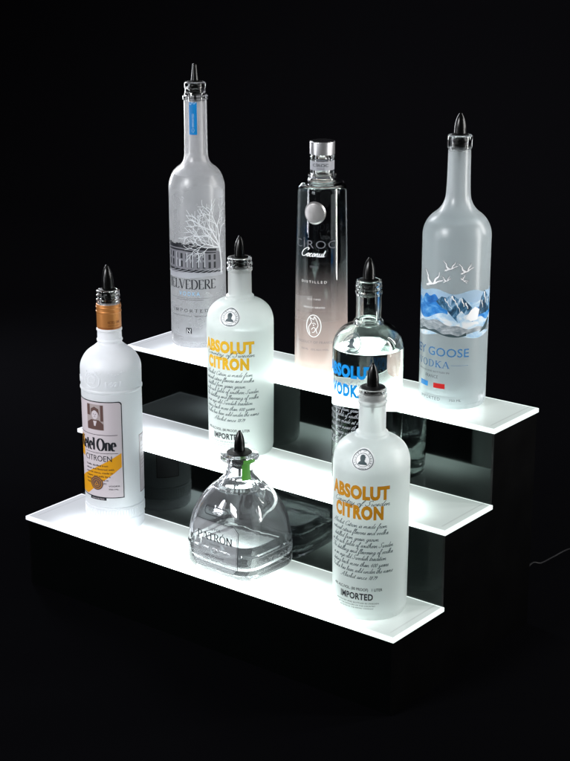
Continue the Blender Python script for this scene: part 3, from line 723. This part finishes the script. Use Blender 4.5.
# ---- tall frosted bottle with a printed palace and bare tree
def palace_bottle():
    root = thing('frosted_bottle', 'tallest frosted bottle with bare tree and palace print, left end of top shelf', 'bottle', (.0712, .2856, shelf_z(3)))
    outer = [(0, .7), (2.9, .55, .4), (3.3, 0, .12), (3.8, 0, .4), (3.97, .8, .5), (3.95, 10), (3.93, 21.4, 99), (3.95, 23.2, 99), (3.3, 24.9, 99), (1.95, 25.9, 99), (1.64, 26.8, 99), (1.60, 30), (1.58, 34.45, .1), (1.58, 34.6, .05), (1.76, 34.72, .08), (1.76, 35.2, .1), (1.54, 35.35, .05), (1.44, 35.7, .1), (1.42, 36.2, .1),
             (1.50, 36.32, .06), (1.50, 36.85, .1), (1.42, 37.1, .1)]
    inner = [(1.12, 37.1, .08), (1.05, 36.8), (1.08, 27.2, .6), (1.6, 25.7, 99), (2.9, 24.6, 99), (3.58, 23.0, 99), (3.60, 21.5, 99), (3.60, 2.4, .7), (3.0, 1.5, .3), (0, 1.7)]
    g, prof = bottle_glass(root, outer, inner, M['frost_b'])
    liquid(root, fillet(inner), 24.3)
    pourer(root, 37.1, 1.08, 1.04, 39.6, .55, .0, 0, narrow=True)
    th = math.radians(-70)
    a = Art(); serif_text(a, 'BELVEDERE', -3.95, 4.05, 8.7, 1.35, .15, .035, .05)
    a.rect(-3.3, 7.35, 3.0, 7.38); a.rect(-2.0, 7.1, 2.2, 7.14)
    serif_text(a, 'IMPORTED', -2.7, 2.8, 5.35, .42, .18, .07, .45)
    a.text('PRODUCT OF POLAND   40% ALC./VOL.', -3.0, 3.0, 4.7, .17)
    wrap_on(a, 'brand_lettering', M['black'], root, th, prof, .02)
    a = Art(); a.text('VODKA', -1.45, 1.65, 7.72, .62, bold=.0, space=1.5)
    wrap_on(a, 'blue_lettering', M['sky'], root, th, prof, .02)
    a = Art(); a.rect(-.42, 2.15, .42, 3.05); em = wrap_on(a, 'emblem', M['black'], root, th, prof, .016)
    a = Art(); a.stroke([(-.25, 2.3), (-.25, 2.9), (.2, 2.35), (.2, 2.9)], .09); a.rect(-.35, 2.2, .35, 2.24)
    wrap_on(a, 'emblem_mark', M['white'], em, th, prof, .024)
    # palace: grey mass with roof, windows and columns on a sloping lawn
    a = Art()
    a.poly([(-3.9, 10.7), (5.6, 10.7), (5.6, 13.4), (4.2, 14.1), (-1.2, 14.75), (-3.9, 14.75)])
    pal = wrap_on(a, 'palace_print', M['greyink'], root, th, prof, .016)
    a = Art()
    a.poly([(-3.9, 14.5), (-3.9, 15.0), (-1.0, 15.0), (4.3, 14.35), (4.3, 14.0), (-1.0, 14.55)])
    a.poly([(-3.9, 14.1), (-3.9, 14.35), (-1.0, 14.38), (4.2, 13.85), (4.2, 13.7), (-1.0, 14.15)])
    for k in range(10):
        x = -3.6+k*.82; top = 13.9-.04*k
        a.rect(x, top-.75, x+.36, top)
        a.rect(x, top-1.95, x+.36, top-1.05)
    a.poly([(-3.9, 11.3), (-3.9, 11.6), (1, 11.5), (5.6, 11.15), (5.6, 10.9)])
    for k in range(14):
        x = -3.9+k*.55; a.disc(x, 15.0+.12*math.sin(k*1.7), .3, .16, 8)
    wrap_on(a, 'palace_windows', M['black'], pal, th, prof, .022)
    a = Art()
    for x in (-1.95, -.2, .62, 1.45, 2.3): a.rect(x, 11.8, x+.2, 13.9)
    a.rect(-1.4, 11.9, -1.1, 12.9)
    for k in range(9):
        x = -3.6+k; a.stroke([(x-1, 10.72), (x+.3, 11.1), (x+1.6, 11.5)], .06)
    wrap_on(a, 'palace_columns', M['lightgrey'], pal, th, prof, .026)
    a = Art()
    a.poly([(-3.9, 10.2), (-3.9, 11.0), (-2, 10.95), (.5, 11.1), (3, 11.4), (5.6, 11.3), (5.6, 10.4), (2.6, 10.5), (0, 10.25)])
    wrap_on(a, 'lawn_print', M['lightgrey'], pal, th, prof, .019)
    a = Art(); rnd = random.Random(11)
    def branch(x, y, ang, ln, w, dep):
        pts = [(x, y)]; n = 5; aa = ang
        for i in range(n):
            aa += rnd.uniform(-.14, .14); x += math.cos(aa)*ln/n; y += math.sin(aa)*ln/n; pts.append((x, y))
        a.stroke(pts, max(w, .06), w2=max(w*.65, .05))
        if dep == 0: return
        for i, j in enumerate((2, 4, 5)):
            s_ = -1 if (i+dep) % 2 else 1
            branch(*pts[j], aa+s_*rnd.uniform(.35, .75), ln*rnd.uniform(.55, .72), w*.6, dep-1)
    for ang, ln, w in ((1.62, 3.4, .2), (2.0, 3.6, .22), (2.4, 3.4, .18), (2.8, 3.0, .16), (3.1, 2.4, .13)):
        branch(4.9, 14.4, ang, ln, w, 3)
    a.stroke([(5.25, 10.7), (5.3, 12.2), (5.1, 13.6), (4.85, 14.6)], .42, w2=.3)
    wrap_on(a, 'tree_print', M['tree_white'], root, th, prof, .03)
    a = Art(); a.rect(-.56, 30.0, .56, 34.45)
    lab = wrap_on(a, 'neck_label', M['deep_blue_label'], root, math.radians(-62), prof, .012)
    a = Art(); a.text('IMPORTED', -.9, .9, 0, .3)
    for v in a.bm.verts: v.co.x, v.co.y = -v.co.y+.15, 32.0+v.co.x
    a.stroke([(-.5, 34.3), (-.3, 34.1), (-.1, 34.45), (.2, 34.2), (.47, 34.5)], .08)
    a.stroke([(-.2, 30.6), (0, 31.0), (.2, 30.6), (0, 30.3)], .05, True)
    wrap_on(a, 'neck_label_print', M['pale_sky'], lab, math.radians(-62), prof, .02)
    return root
palace_bottle()

# ---- tall clear bottle with silver cap and disc
def silver_disc_bottle():
    root = thing('clear_bottle', 'slim clear bottle with silver cap and round silver disc, middle of the top shelf', 'bottle', (.2950, .2796, shelf_z(3)))
    outer = [(0, .4), (2.7, .35, .3), (3.0, 0, .1), (3.35, 0, .3), (3.57, .5, .3), (3.55, 5), (3.44, 16), (3.24, 24.6, .5), (3.18, 25.3, .35), (2.75, 25.85, .35), (1.95, 26.15, .25), (1.80, 26.45, .15), (1.88, 26.6, .1), (1.88, 26.75, .1), (1.56, 26.95, .15), (1.55, 28.75, .1),
             (1.64, 28.9, .08), (1.64, 29.15, .08), (1.5, 29.3, .05), (1.48, 29.42), (1.45, 29.8, .05)]
    inner = [(1.1, 29.8), (1.1, 26.9, .3), (1.8, 25.75, .3), (2.6, 25.45, .3), (2.86, 24.6, .5), (3.06, 16), (3.2, 2.2, .5), (2.7, 1.4, .3), (0, 1.5)]
    g, prof = bottle_glass(root, outer, inner, M['tall_glass'])
    liquid(root, fillet(inner), 25.2)
    cap = link('cap', lathe(fillet([(1.5, 29.44), (1.64, 29.44, .04), (1.65, 31.05, .05), (1.60, 31.12, .03), (1.52, 31.1), (1.50, 29.9), (0, 29.88)]), 72), M['silver'], root)
    link('cap_top', lathe(fillet([(0, 30.9), (1.515, 30.9), (1.515, 31.16, .05), (1.4, 31.2, .05), (0, 31.2)]), 64), M['cap_black'], cap)
    nb = [(1.60, 26.9), (1.60, 28.9)]
    a = Art(); a.rect(-5.0, 27.45, 5.0, 28.65); band = wrap_on(a, 'neck_band', M['lightgrey'], root, 0, [(1.575, 27), (1.575, 29)], .01)
    a = Art(); a.text('C\u00ceROC', -1.1, 1.1, 27.95, .38, bold=.01); a.text('VODKA', -.55, .55, 27.6, .18)
    wrap_on(a, 'neck_lettering', M['black'], band, math.radians(-62), [(1.575, 27), (1.575, 29)], .02)
    th = math.radians(-70)
    dm = lathe(fillet([(0, .28), (1.25, .22, .1), (1.5, .0, .05), (1.5, -.1), (0, -.1)]), 64)
    for v in dm.verts:
        x, y, z = v.co.x, v.co.y, v.co.z         # stand the disc up and lay it on the curved glass
        r = 3.3*CM+z; u = x/(3.3*CM)
        v.co = Vector((r*math.cos(th+u), r*math.sin(th+u), 22.2*CM+y))
    link('silver_disc', dm, M['disc'], root)
    a = Art(); a.text('C\u00ceROC', -3.05, 2.95, 17.55, 1.1, bold=-.012, space=1.15)
    wrap_on(a, 'brand_lettering', M['greyink'], root, th, prof)
    a = Art(); a.text('VODKA', -.6, .6, 14.95, .3, space=1.4)
    wrap_on(a, 'spirit_lettering', M['greyink'], root, th, prof)
    a = Art(); script_text(a, 'C', -2.1, -1.15, 16.45, 1.15, .07, .4)
    script_text(a, 'oconut', -1.15, 1.35, 16.45, 1.1, .07, .4)
    wrap_on(a, 'flavour_script', M['white'], root, th, prof)
    a = Art(); a.text('D I S T I L L E D', -1.9, 1.7, 12.9, .33)
    wrap_on(a, 'white_lettering', M['white'], root, th, prof)
    a = Art(); a.text('FIVE TIMES', -.9, .9, 10.6, .24, space=1.3)
    a.text('FRENCH GRAPES', -1.5, 1.5, 9.5, .24, space=1.2)
    wrap_on(a, 'white_lettering', M['white'], root, th, prof)
    a = Art(); a.ring(0, 7.1, 1.0, 1.5, .12)
    a.stroke(cr([(-.5, 6.0), (-.7, 6.9), (-.3, 7.6), (-.5, 8.2), (0, 8.0), (.1, 8.4), (.4, 7.9), (.6, 7.2), (.35, 6.6), (.5, 6.1)]), .1)
    a.stroke(cr([(-.3, 6.6), (0, 6.9), (.25, 6.7), (.1, 6.3), (-.2, 6.2)]), .09); a.stroke(cr([(-.2, 7.4), (.1, 7.5), (.3, 7.3)]), .08); a.disc(0, 7.2, .09)
    wrap_on(a, 'rooster_emblem', M['white'], root, th, prof)
    a = Art(); a.text('PRODUCT OF FRANCE', -2.5, 2.6, 4.7, .34, space=1.15); a.text('750 ML   35% ALC./VOL.', -1.9, 2.1, 3.75, .24)
    wrap_on(a, 'imprint', M['greyink'], root, th, prof)
    # small white paper label stuck on the back of the glass
    a = Art(); a.rect(-1.3, 5.4, 1.3, 9.9); bl = wrap_on(a, 'back_label', M['white'], root, math.radians(158), prof)
    return root
silver_disc_bottle()

# ---- frosted bottle with flying geese and mountains
def goose_bottle():
    root = thing('frosted_bottle', 'frosted bottle with flying white geese over blue mountains, right end of the top shelf', 'bottle', (.5067, .2757, shelf_z(3)))
    outer = [(0, .7), (3.1, .55, .4), (3.5, 0, .12), (4.05, 0, .4), (4.24, .8, .5), (4.26, 10), (4.25, 20.5, 99), (4.27, 22.3, 99), (3.55, 23.8, 99), (2.2, 24.8, 99), (1.56, 26.0, 99), (1.44, 27.9, 99), (1.38, 32.2, .1), (1.53, 32.35, .1), (1.55, 33.4, .1), (1.50, 33.8, .1), (1.4, 33.9, .08)]
    inner = [(1.1, 33.9, .08), (1.05, 33.4), (1.02, 28, 99), (1.15, 26, 99), (1.9, 24.7, 99), (3.2, 23.5, 99), (3.9, 22.0, 99), (3.92, 20.5, 99), (3.92, 2.6, .7), (3.3, 1.6, .3), (0, 1.8)]
    g, prof = bottle_glass(root, outer, inner, M['frost_g'])
    liquid(root, fillet(inner), 23.2)
    pourer(root, 33.9, 1.07, 1.03, 36.6, .78, .0, 0)
    th = math.radians(-98)
    y0 = lambda f, n=24, a=-5.8, b=9.3: [(a+(b-a)*k/n, f(a+(b-a)*k/n)) for k in range(n+1)]
    def band(fa, fb, a=-5.8, b=9.3, n=30): return y0(fa, n, a, b)+y0(fb, n, a, b)[::-1]
    def strip(art, fa, fb, a=-5.8, b=9.3, n=40):
        for k in range(n):
            xa, xb = a+(b-a)*k/n, a+(b-a)*(k+1)/n
            if fb(xa)-fa(xa) > .01 or fb(xb)-fa(xb) > .01: art.poly([(xa, fa(xa)), (xb, fa(xb)), (xb, max(fb(xb), fa(xb)+.002)), (xa, max(fb(xa), fa(xa)+.002))])
    # pale sky and snowfields
    a = Art(); strip(a, lambda x: 9.6+.35*math.sin(x*.8), lambda x: 14.6+.5*math.sin(x*.9+1))
    sky = wrap_on(a, 'sky_print', M['snow'], root, th, prof, .012, uslice=.25)
    a = Art()
    strip(a, lambda x: 12.0+.5*math.sin(x*1.1), lambda x: 14.2+.5*math.sin(x*1.3+2.0)+.25*math.sin(x*3.7), -5.8, 2.1)
    wrap_on(a, 'blue_ridge', M['ridge'], sky, th, prof, .017)
    a = Art(); strip(a, lambda x: 11.7+.3*math.sin(x*2.2), lambda x: 12.9+.4*math.sin(x*2.1+.4), 5.2, 9.3)
    wrap_on(a, 'blue_ridge', M['ridge'], sky, th, prof, .017)
    a = Art()
    strip(a, lambda x: 14.0+.2*math.sin(x*2), lambda x: 15.2+.25*math.sin(x*1.3+1), -5.8, 9.3)
    wrap_on(a, 'sky_wash', M['pale_sky'], sky, th, prof, .014)
    # dark peak with snow streaks
    a = Art()
    peak = [(.5, 13.9), (1.3, 14.6), (1.9, 14.5), (2.6, 14.95), (3.3, 14.4), (3.9, 14.6), (4.6, 13.8), (5.2, 13.2), (5.0, 12.6), (4.3, 12.3), (3.8, 12.9), (3.2, 12.2), (3.4, 11.4), (2.6, 12.2), (2.0, 12.9), (1.3, 13.2)]
    a.poly(peak)
    a.poly([(6.0, 12.2), (6.6, 14.4), (7.2, 15.2), (7.9, 14.5), (8.8, 13.8), (9.3, 12.4)])
    pk = wrap_on(a, 'dark_peak', M['peak'], sky, th, prof, .021)
    a = Art()
    for (x, y, dx, dy, w) in ((1.7, 14.4, .5, -.9, .13), (2.6, 14.8, .5, -1.1, .2), (2.6, 14.8, -.2, -.6, .1), (3.2, 13.9, .4, -1.2, .12), (3.8, 14.4, .3, -1.0, .2), (4.3, 13.9, .3, -.8, .18), (2.2, 13.6, .4, -.5, .08), (7.2, 15.0, .3, -1.5, .22), (7.9, 14.3, .2, -1.2, .16), (6.7, 14.0, .2, -1, .12)):
        a.stroke(cr([(x, y), (x+dx*.3, y+dy*.4), (x+dx*.8, y+dy*.6), (x+dx, y+dy)]), w, w2=w*.4)
    a.poly([(4.4, 12.0), (5.0, 12.9), (5.6, 13.3), (6.3, 12.9), (6.0, 11.6), (5.0, 11.5)])
    wrap_on(a, 'snow_streaks', M['white'], pk, th, prof, .027)
    a = Art()
    strip(a, lambda x: 9.9+.25*math.sin(x*.9+2), lambda x: 10.6+.9*math.exp(-((x-.2)/2.6)**2)+.15*math.sin(x*2.3))
    gr = wrap_on(a, 'grey_foothill', M['foot'], sky, th, prof, .021)
    a = Art(); strip(a, lambda x: 9.75+.25*math.sin(x*.9+2), lambda x: 10.02+.25*math.sin(x*.9+2)+.12*math.sin(x*3.1), -5.0, 4.5)
    a.poly([(-5.2, 11.4), (-3.8, 11.0), (-3.0, 10.2), (-2.6, 9.9), (-3.9, 10.1), (-5.2, 10.6)])
    a.poly([(6.4, 9.9), (7.0, 10.4), (8.3, 11.5), (8.8, 11.3), (7.8, 10.2)])
    wrap_on(a, 'dark_shoreline', M['slate'], gr, th, prof, .026)
    # geese in flight: body, neck and two raised wings each, dark edge under white
    geese = [(-.1, 16.0, 1.55, .1), (1.9, 16.6, .62, .3), (2.3, 18.1, .95, .15), (4.3, 17.8, 1.0, .2), (3.9, 16.7, .6, -.9)]
    def goose(x, y, s, r, w):
        def T(p): return (x+s*(p[0]*math.cos(r)-p[1]*math.sin(r)), y+s*(p[0]*math.sin(r)+p[1]*math.cos(r)))
        body = cr([(-.75, -.12), (-.3, -.02), (.2, .05), (.6, .22), (1.0, .30)])
        wing = cr([(-.15, 0), (-.45, .35), (-.5, .75), (-.85, 1.2)]); wing2 = cr([(.2, .08), (.35, .4), (.65, .62), (.75, .95)])
        return [([T(p) for p in body], (.2*s+w, .07*s+w)), ([T(p) for p in wing], (.3*s+w, .03*s+w)), ([T(p) for p in wing2], (.22*s+w, .03*s+w))]
    a = Art()
    for gs in geese:
        for pts, (w0, w1) in goose(*gs, .09): a.stroke(pts, w0, w2=w1)
    ge = wrap_on(a, 'geese_outline', M['greyink'], root, th, prof, .013)
    a = Art()
    for gs in geese:
        for pts, (w0, w1) in goose(*gs, 0): a.stroke(pts, w0, w2=w1)
    wrap_on(a, 'geese', M['white'], ge, th, prof, .02)
    a = Art(); a.text('GREY GOOSE', -5.0, 4.95, 6.95, 1.12, bold=.004, space=1.03)
    wrap_on(a, 'brand_lettering', M['goose_blue'], root, th, prof, .014)
    a = Art(); serif_text(a, 'VODKA', -2.45, 2.45, 5.45, .85, .16, .05, .2)
    a.rect(2.7, 5.85, 4.9, 5.88); a.rect(-4.9, 5.85, -2.7, 5.88)
    wrap_on(a, 'spirit_lettering', M['goose_blue'], root, th, prof, .014)
    a = Art(); a.text('DISTILLED AND BOTTLED IN', -2.4, 2.5, 4.75, .22)
    a.text('FRANCE', -.9, 1.1, 4.0, .42)
    wrap_on(a, 'imprint', M['greyink'], root, th, prof, .016)
    a = Art(); a.text('IMPORTED', -1.8, 1.4, 1.15, .42, space=1.2); a.text('750 ML', 2.6, 4.1, 1.15, .3)
    wrap_on(a, 'imprint', M['greyink'], root, th, prof, .016)
    a = Art(); a.rect(.45, 2.75, 2.0, 3.4); wrap_on(a, 'red_flag_bar', M['red'], root, th, prof, .016)
    a = Art(); a.rect(-2.0, 2.75, -.45, 3.4); wrap_on(a, 'blue_flag_bar', M['blue'], root, th, prof, .016)
    return root
goose_bottle()

# ---- squat handblown bottle
def squat_bottle():
    root = thing('squat_bottle', 'squat clear handblown bottle with domed shoulders and green neck ribbon on the lowest shelf', 'bottle', (.3315, .0615, shelf_z(1)))
    AX, BY = 5.75, 4.95
    def nexp(z): return 5.2 if z < 4 else 5.2+(2.0-5.2)*min(1, (z-4)/7.2)**.8
    def section(r, z, t):
        # r is the half width along X; the section turns from rounded square to circle going up
        n = nexp(z); k = min(1, max(0, (r-1.9)/(AX-1.9)))
        b = r*(1-k*(1-BY/AX))
        c, s = math.cos(t), math.sin(t)
        d = (abs(c)**n+abs(s)**n)**(-1/n)
        return r*c*d, b*s*d
    outer = [(0, .5), (4.2, .45, .3), (4.8, 0, .15), (5.45, 0, .35), (5.72, .6, .4), (5.75, 3.2, .25), (5.60, 3.45, .2), (5.62, 4.6, 99), (5.55, 6.5, 99), (5.05, 8.2, 99), (4.15, 9.8, 99), (2.8, 11.0, 99), (1.9, 11.8, 99), (1.70, 12.7, 99), (1.72, 13.6, .2), (1.95, 13.9, .1),
             (2.42, 14.02, .12), (2.5, 14.35, .15), (2.42, 14.68, .12), (1.9, 14.8, .1)]
    inner = [(1.35, 14.78, .1), (1.18, 14.4, .2), (1.15, 12.6, .4), (1.5, 11.6, 99), (2.5, 10.7, 99), (3.75, 9.4, 99), (4.65, 7.9, 99), (5.1, 6.2, 99), (5.25, 4.4, .5), (5.22, 1.8, .5), (4.6, 1.15, .3), (0, 1.3)]
    g, prof = bottle_glass(root, outer, inner, M['blown'], seg=144, section=section)
    liquid(root, fillet(inner), 4.3, section=section)
    pourer(root, 14.78, 1.62, 1.14, 17.7, .72, .02, 0, False, .16)
    ribbon = [(1.82, 12.2), (1.74, 12.7), (1.76, 13.5), (1.92, 13.9), (2.5, 14.05), (2.58, 14.4)]
    a = Art(); a.poly([(-.62, 11.75), (.5, 11.75), (.62, 12.6), (.6, 14.55), (-.5, 14.55), (-.6, 12.6)])
    def ry(z): return interp(prof, z)
    rb = wrap_on(a, 'neck_ribbon', M['green'], root, math.radians(-20), prof, .03, .1, .1)
    so = rb.modifiers.new('thick', 'SOLIDIFY'); so.thickness = .0005
    # printed front panel lies on the flat front of the glass
    def front(art, name, mat, off, parent=root, side=False):
        bm = art.bm
        for q in range(-50, 51, 4):
            bmesh.ops.bisect_plane(bm, geom=bm.verts[:]+bm.edges[:]+bm.faces[:], plane_co=(q/10, 0, 0), plane_no=(1, 0, 0))
        for q in range(8, 110, 4):
            bmesh.ops.bisect_plane(bm, geom=bm.verts[:]+bm.edges[:]+bm.faces[:], plane_co=(0, q/10, 0), plane_no=(0, 1, 0))
        for v in bm.verts:
            u, z, l = v.co
            r = interp(prof, z); n = nexp(z); k = min(1, max(0, (r-1.9)/(AX-1.9))); b = r*(1-k*(1-BY/AX))
            if side:
                x = r*(1-min(.999, abs(u/b))**n)**(1/n); v.co = Vector(((x+off+l)*CM, u*CM, z*CM))
            else:
                y = -b*(1-min(.999, abs(u/r))**n)**(1/n); v.co = Vector((u*CM, (y-off-l)*CM, z*CM))
        return link(name, bm, mat, parent, False)
    w = 3.75; c = .7
    a = Art(); a.poly([(-w+c, .7), (w-c, .7), (w, .7+c), (w, 6.2), (w-c, 6.9), (-w+c, 6.9), (-w, 6.2), (-w, .7+c)])
    pn = front(a, 'label_panel', M['film'], .008)
    oct_ = [(-w+c, .7), (w-c, .7), (w, .7+c), (w, 6.2), (w-c, 6.9), (-w+c, 6.9), (-w, 6.2), (-w, .7+c)]
    a = Art(); a.stroke(oct_, .09, True)
    i2 = [(x*.955, 3.8+(y-3.8)*.95) for x, y in oct_]; a.stroke(i2, .035, True)
    cap_ = [(-1.5+.4*math.cos(t), 8.15+.5*math.sin(t)) for t in [PI/2+PI*k/8 for k in range(9)]]+[(1.5+.4*math.cos(t), 8.15+.5*math.sin(t)) for t in [-PI/2+PI*k/8 for k in range(9)]]
    a.stroke(cap_, .12, True)
    serif_text(a, 'PATR\u00d3N', -2.85, 2.9, 4.35, 1.0, .18, .06, .08)
    a.text('SILVER', -1.0, 1.0, 5.75, .38, space=1.3); a.text('TEQUILA', -.9, .9, 3.75, .22, space=1.3)
    a.text('100% DE AGAVE', -1.6, 1.6, 2.2, .24); a.text('750 ML  40% ALC./VOL.', -1.9, 1.9, 1.65, .2)
    a.text('HECHO EN MEXICO', -1.25, 1.25, 8.02, .26)
    a.stroke(cr([(-.4, 3.0), (0, 3.35), (.4, 3.0), (0, 2.85), (-.4, 3.0)]), .05)
    front(a, 'front_print', M['black'], .014)
    # raised lettering in the glass of the right flank
    a = Art(); a.text('PATRON', -2.9, 2.9, 1.7, .85, bold=.02, space=1.1); a.stroke([(-3.4, 1.1), (3.4, 1.1), (3.4, 3.0), (-3.4, 3.0)], .1, True)
    rl = front(a, 'raised_lettering', M['relief'], .03, side=True)
    so = rl.modifiers.new('thick', 'SOLIDIFY'); so.thickness = .0006
    root.rotation_euler.z = math.radians(-1.5)
    return root
squat_bottle()

# ------------------------------------------------------------------ surroundings
bm = bmesh.new()
prof = [(-3.0, 0), (1.9, 0)]+[(1.9+.6*math.sin(t), .6-.6*math.cos(t)) for t in [PI/2*k/12 for k in range(1, 13)]]+[(2.5, 3.2)]
rows = [[bm.verts.new((x, y, z)) for x in (-4.5, 4.5)] for y, z in prof]
for a_, b_ in zip(rows, rows[1:]): bm.faces.new((a_[0], a_[1], b_[1], b_[0]))
bd = link('backdrop', bm, M['backdrop'], None); bd['kind'] = 'structure'

# ------------------------------------------------------------------ camera (solved from the shelf corners)
cam_d = bpy.data.cameras.new('camera'); cam = bpy.data.objects.new('camera', cam_d); COL.objects.link(cam)
rx, rz, roll, f = -.3002, -.6654, -.0007, 1595.8
fw = Vector((math.sin(rz)*math.cos(rx), math.cos(rz)*math.cos(rx), math.sin(rx)))
r0 = Vector((math.cos(rz), -math.sin(rz), 0)); u0 = r0.cross(fw)
rr = r0*math.cos(roll)+u0*math.sin(roll); uu = -r0*math.sin(roll)+u0*math.cos(roll)
mt = Matrix((rr, uu, -fw)).transposed().to_4x4(); mt.translation = Vector((1.5363, -1.3812, .9248))
cam.matrix_world = mt
cam_d.sensor_fit = 'VERTICAL'; cam_d.sensor_height = 24; cam_d.lens = f/761*24
cam_d.clip_start = .05; cam_d.clip_end = 50
sc.camera = cam

def ray(px, py, z):      # where a sight line meets a horizontal plane, used once for the cable lying on the floor
    d = rr*((px-285)/f)-uu*((py-380.5)/f)+fw
    o = mt.translation; return o+d*((z-o.z)/d.z)
cb = [ray(520, 566, .05), ray(531, 564, .05), ray(541, 563, .045), ray(553, 557, .04), ray(569, 549, .035), ray(590, 545, .004), ray(640, 540, .004), ray(720, 548, .004)]
cb[0] = Vector((L-.02, 2*RUN+D-.002, .05))
link('power_cord', tube(cr3([tuple(p) for p in cb]), .0011), M['cable'], disp)

# ------------------------------------------------------------------ lights
def area(name, loc, target, sx, sy, power, col=(1, 1, 1)):
    d = bpy.data.lights.new(name, 'AREA'); d.shape = 'RECTANGLE'; d.size = sx; d.size_y = sy; d.energy = power; d.color = col
    o = bpy.data.objects.new(name, d); COL.objects.link(o); o.location = loc
    o.rotation_euler = (Vector(target)-Vector(loc)).to_track_quat('-Z', 'Y').to_euler()
    return o
area('strip_right', (1.45, .62, .60), (.3, .2, .60), .12, .85, 12, (1, .99, .97))
area('strip_left', (-.45, -.95, .62), (.3, .2, .62), .10, .75, 6, (.93, .95, 1))
area('rim_left', (-.95, .55, .9), (.3, .15, .35), .25, 1.1, 19, (.93, .95, 1))
area('rim_right', (1.35, 1.15, 1.0), (.3, .15, .35), .2, .9, 14, (1, .99, .98))
fs = area('front_soft', (-.1, -2.2, 1.5), (.3, .15, .3),   .8, .8, 13, (.97, .98, 1)); fs.data.spread = math.radians(70)
bw = area('backdrop_wash', (-.6, .6, 2.9), (-1.0, 2.5, .9), 1.6, .6, 62, (1, .96, .98)); bw.data.spread = math.radians(110)
w = bpy.data.worlds.new('World'); sc.world = w; w.use_nodes = True
bg = w.node_tree.nodes['Background']; bg.inputs[0].default_value = (.9, .92, 1, 1); bg.inputs[1].default_value = .02

sc.render.engine = 'CYCLES'
cy = sc.cycles
cy.use_denoising = True
cy.max_bounces = 20; cy.transmission_bounces = 18; cy.glossy_bounces = 6; cy.diffuse_bounces = 4; cy.transparent_max_bounces = 8
cy.caustics_reflective = True; cy.caustics_refractive = True; cy.blur_glossy = .5
cy.sample_clamp_indirect = 6
sc.view_settings.view_transform = 'Standard'; sc.view_settings.look = 'None'; sc.view_settings.exposure = 0; sc.view_settings.gamma = 1
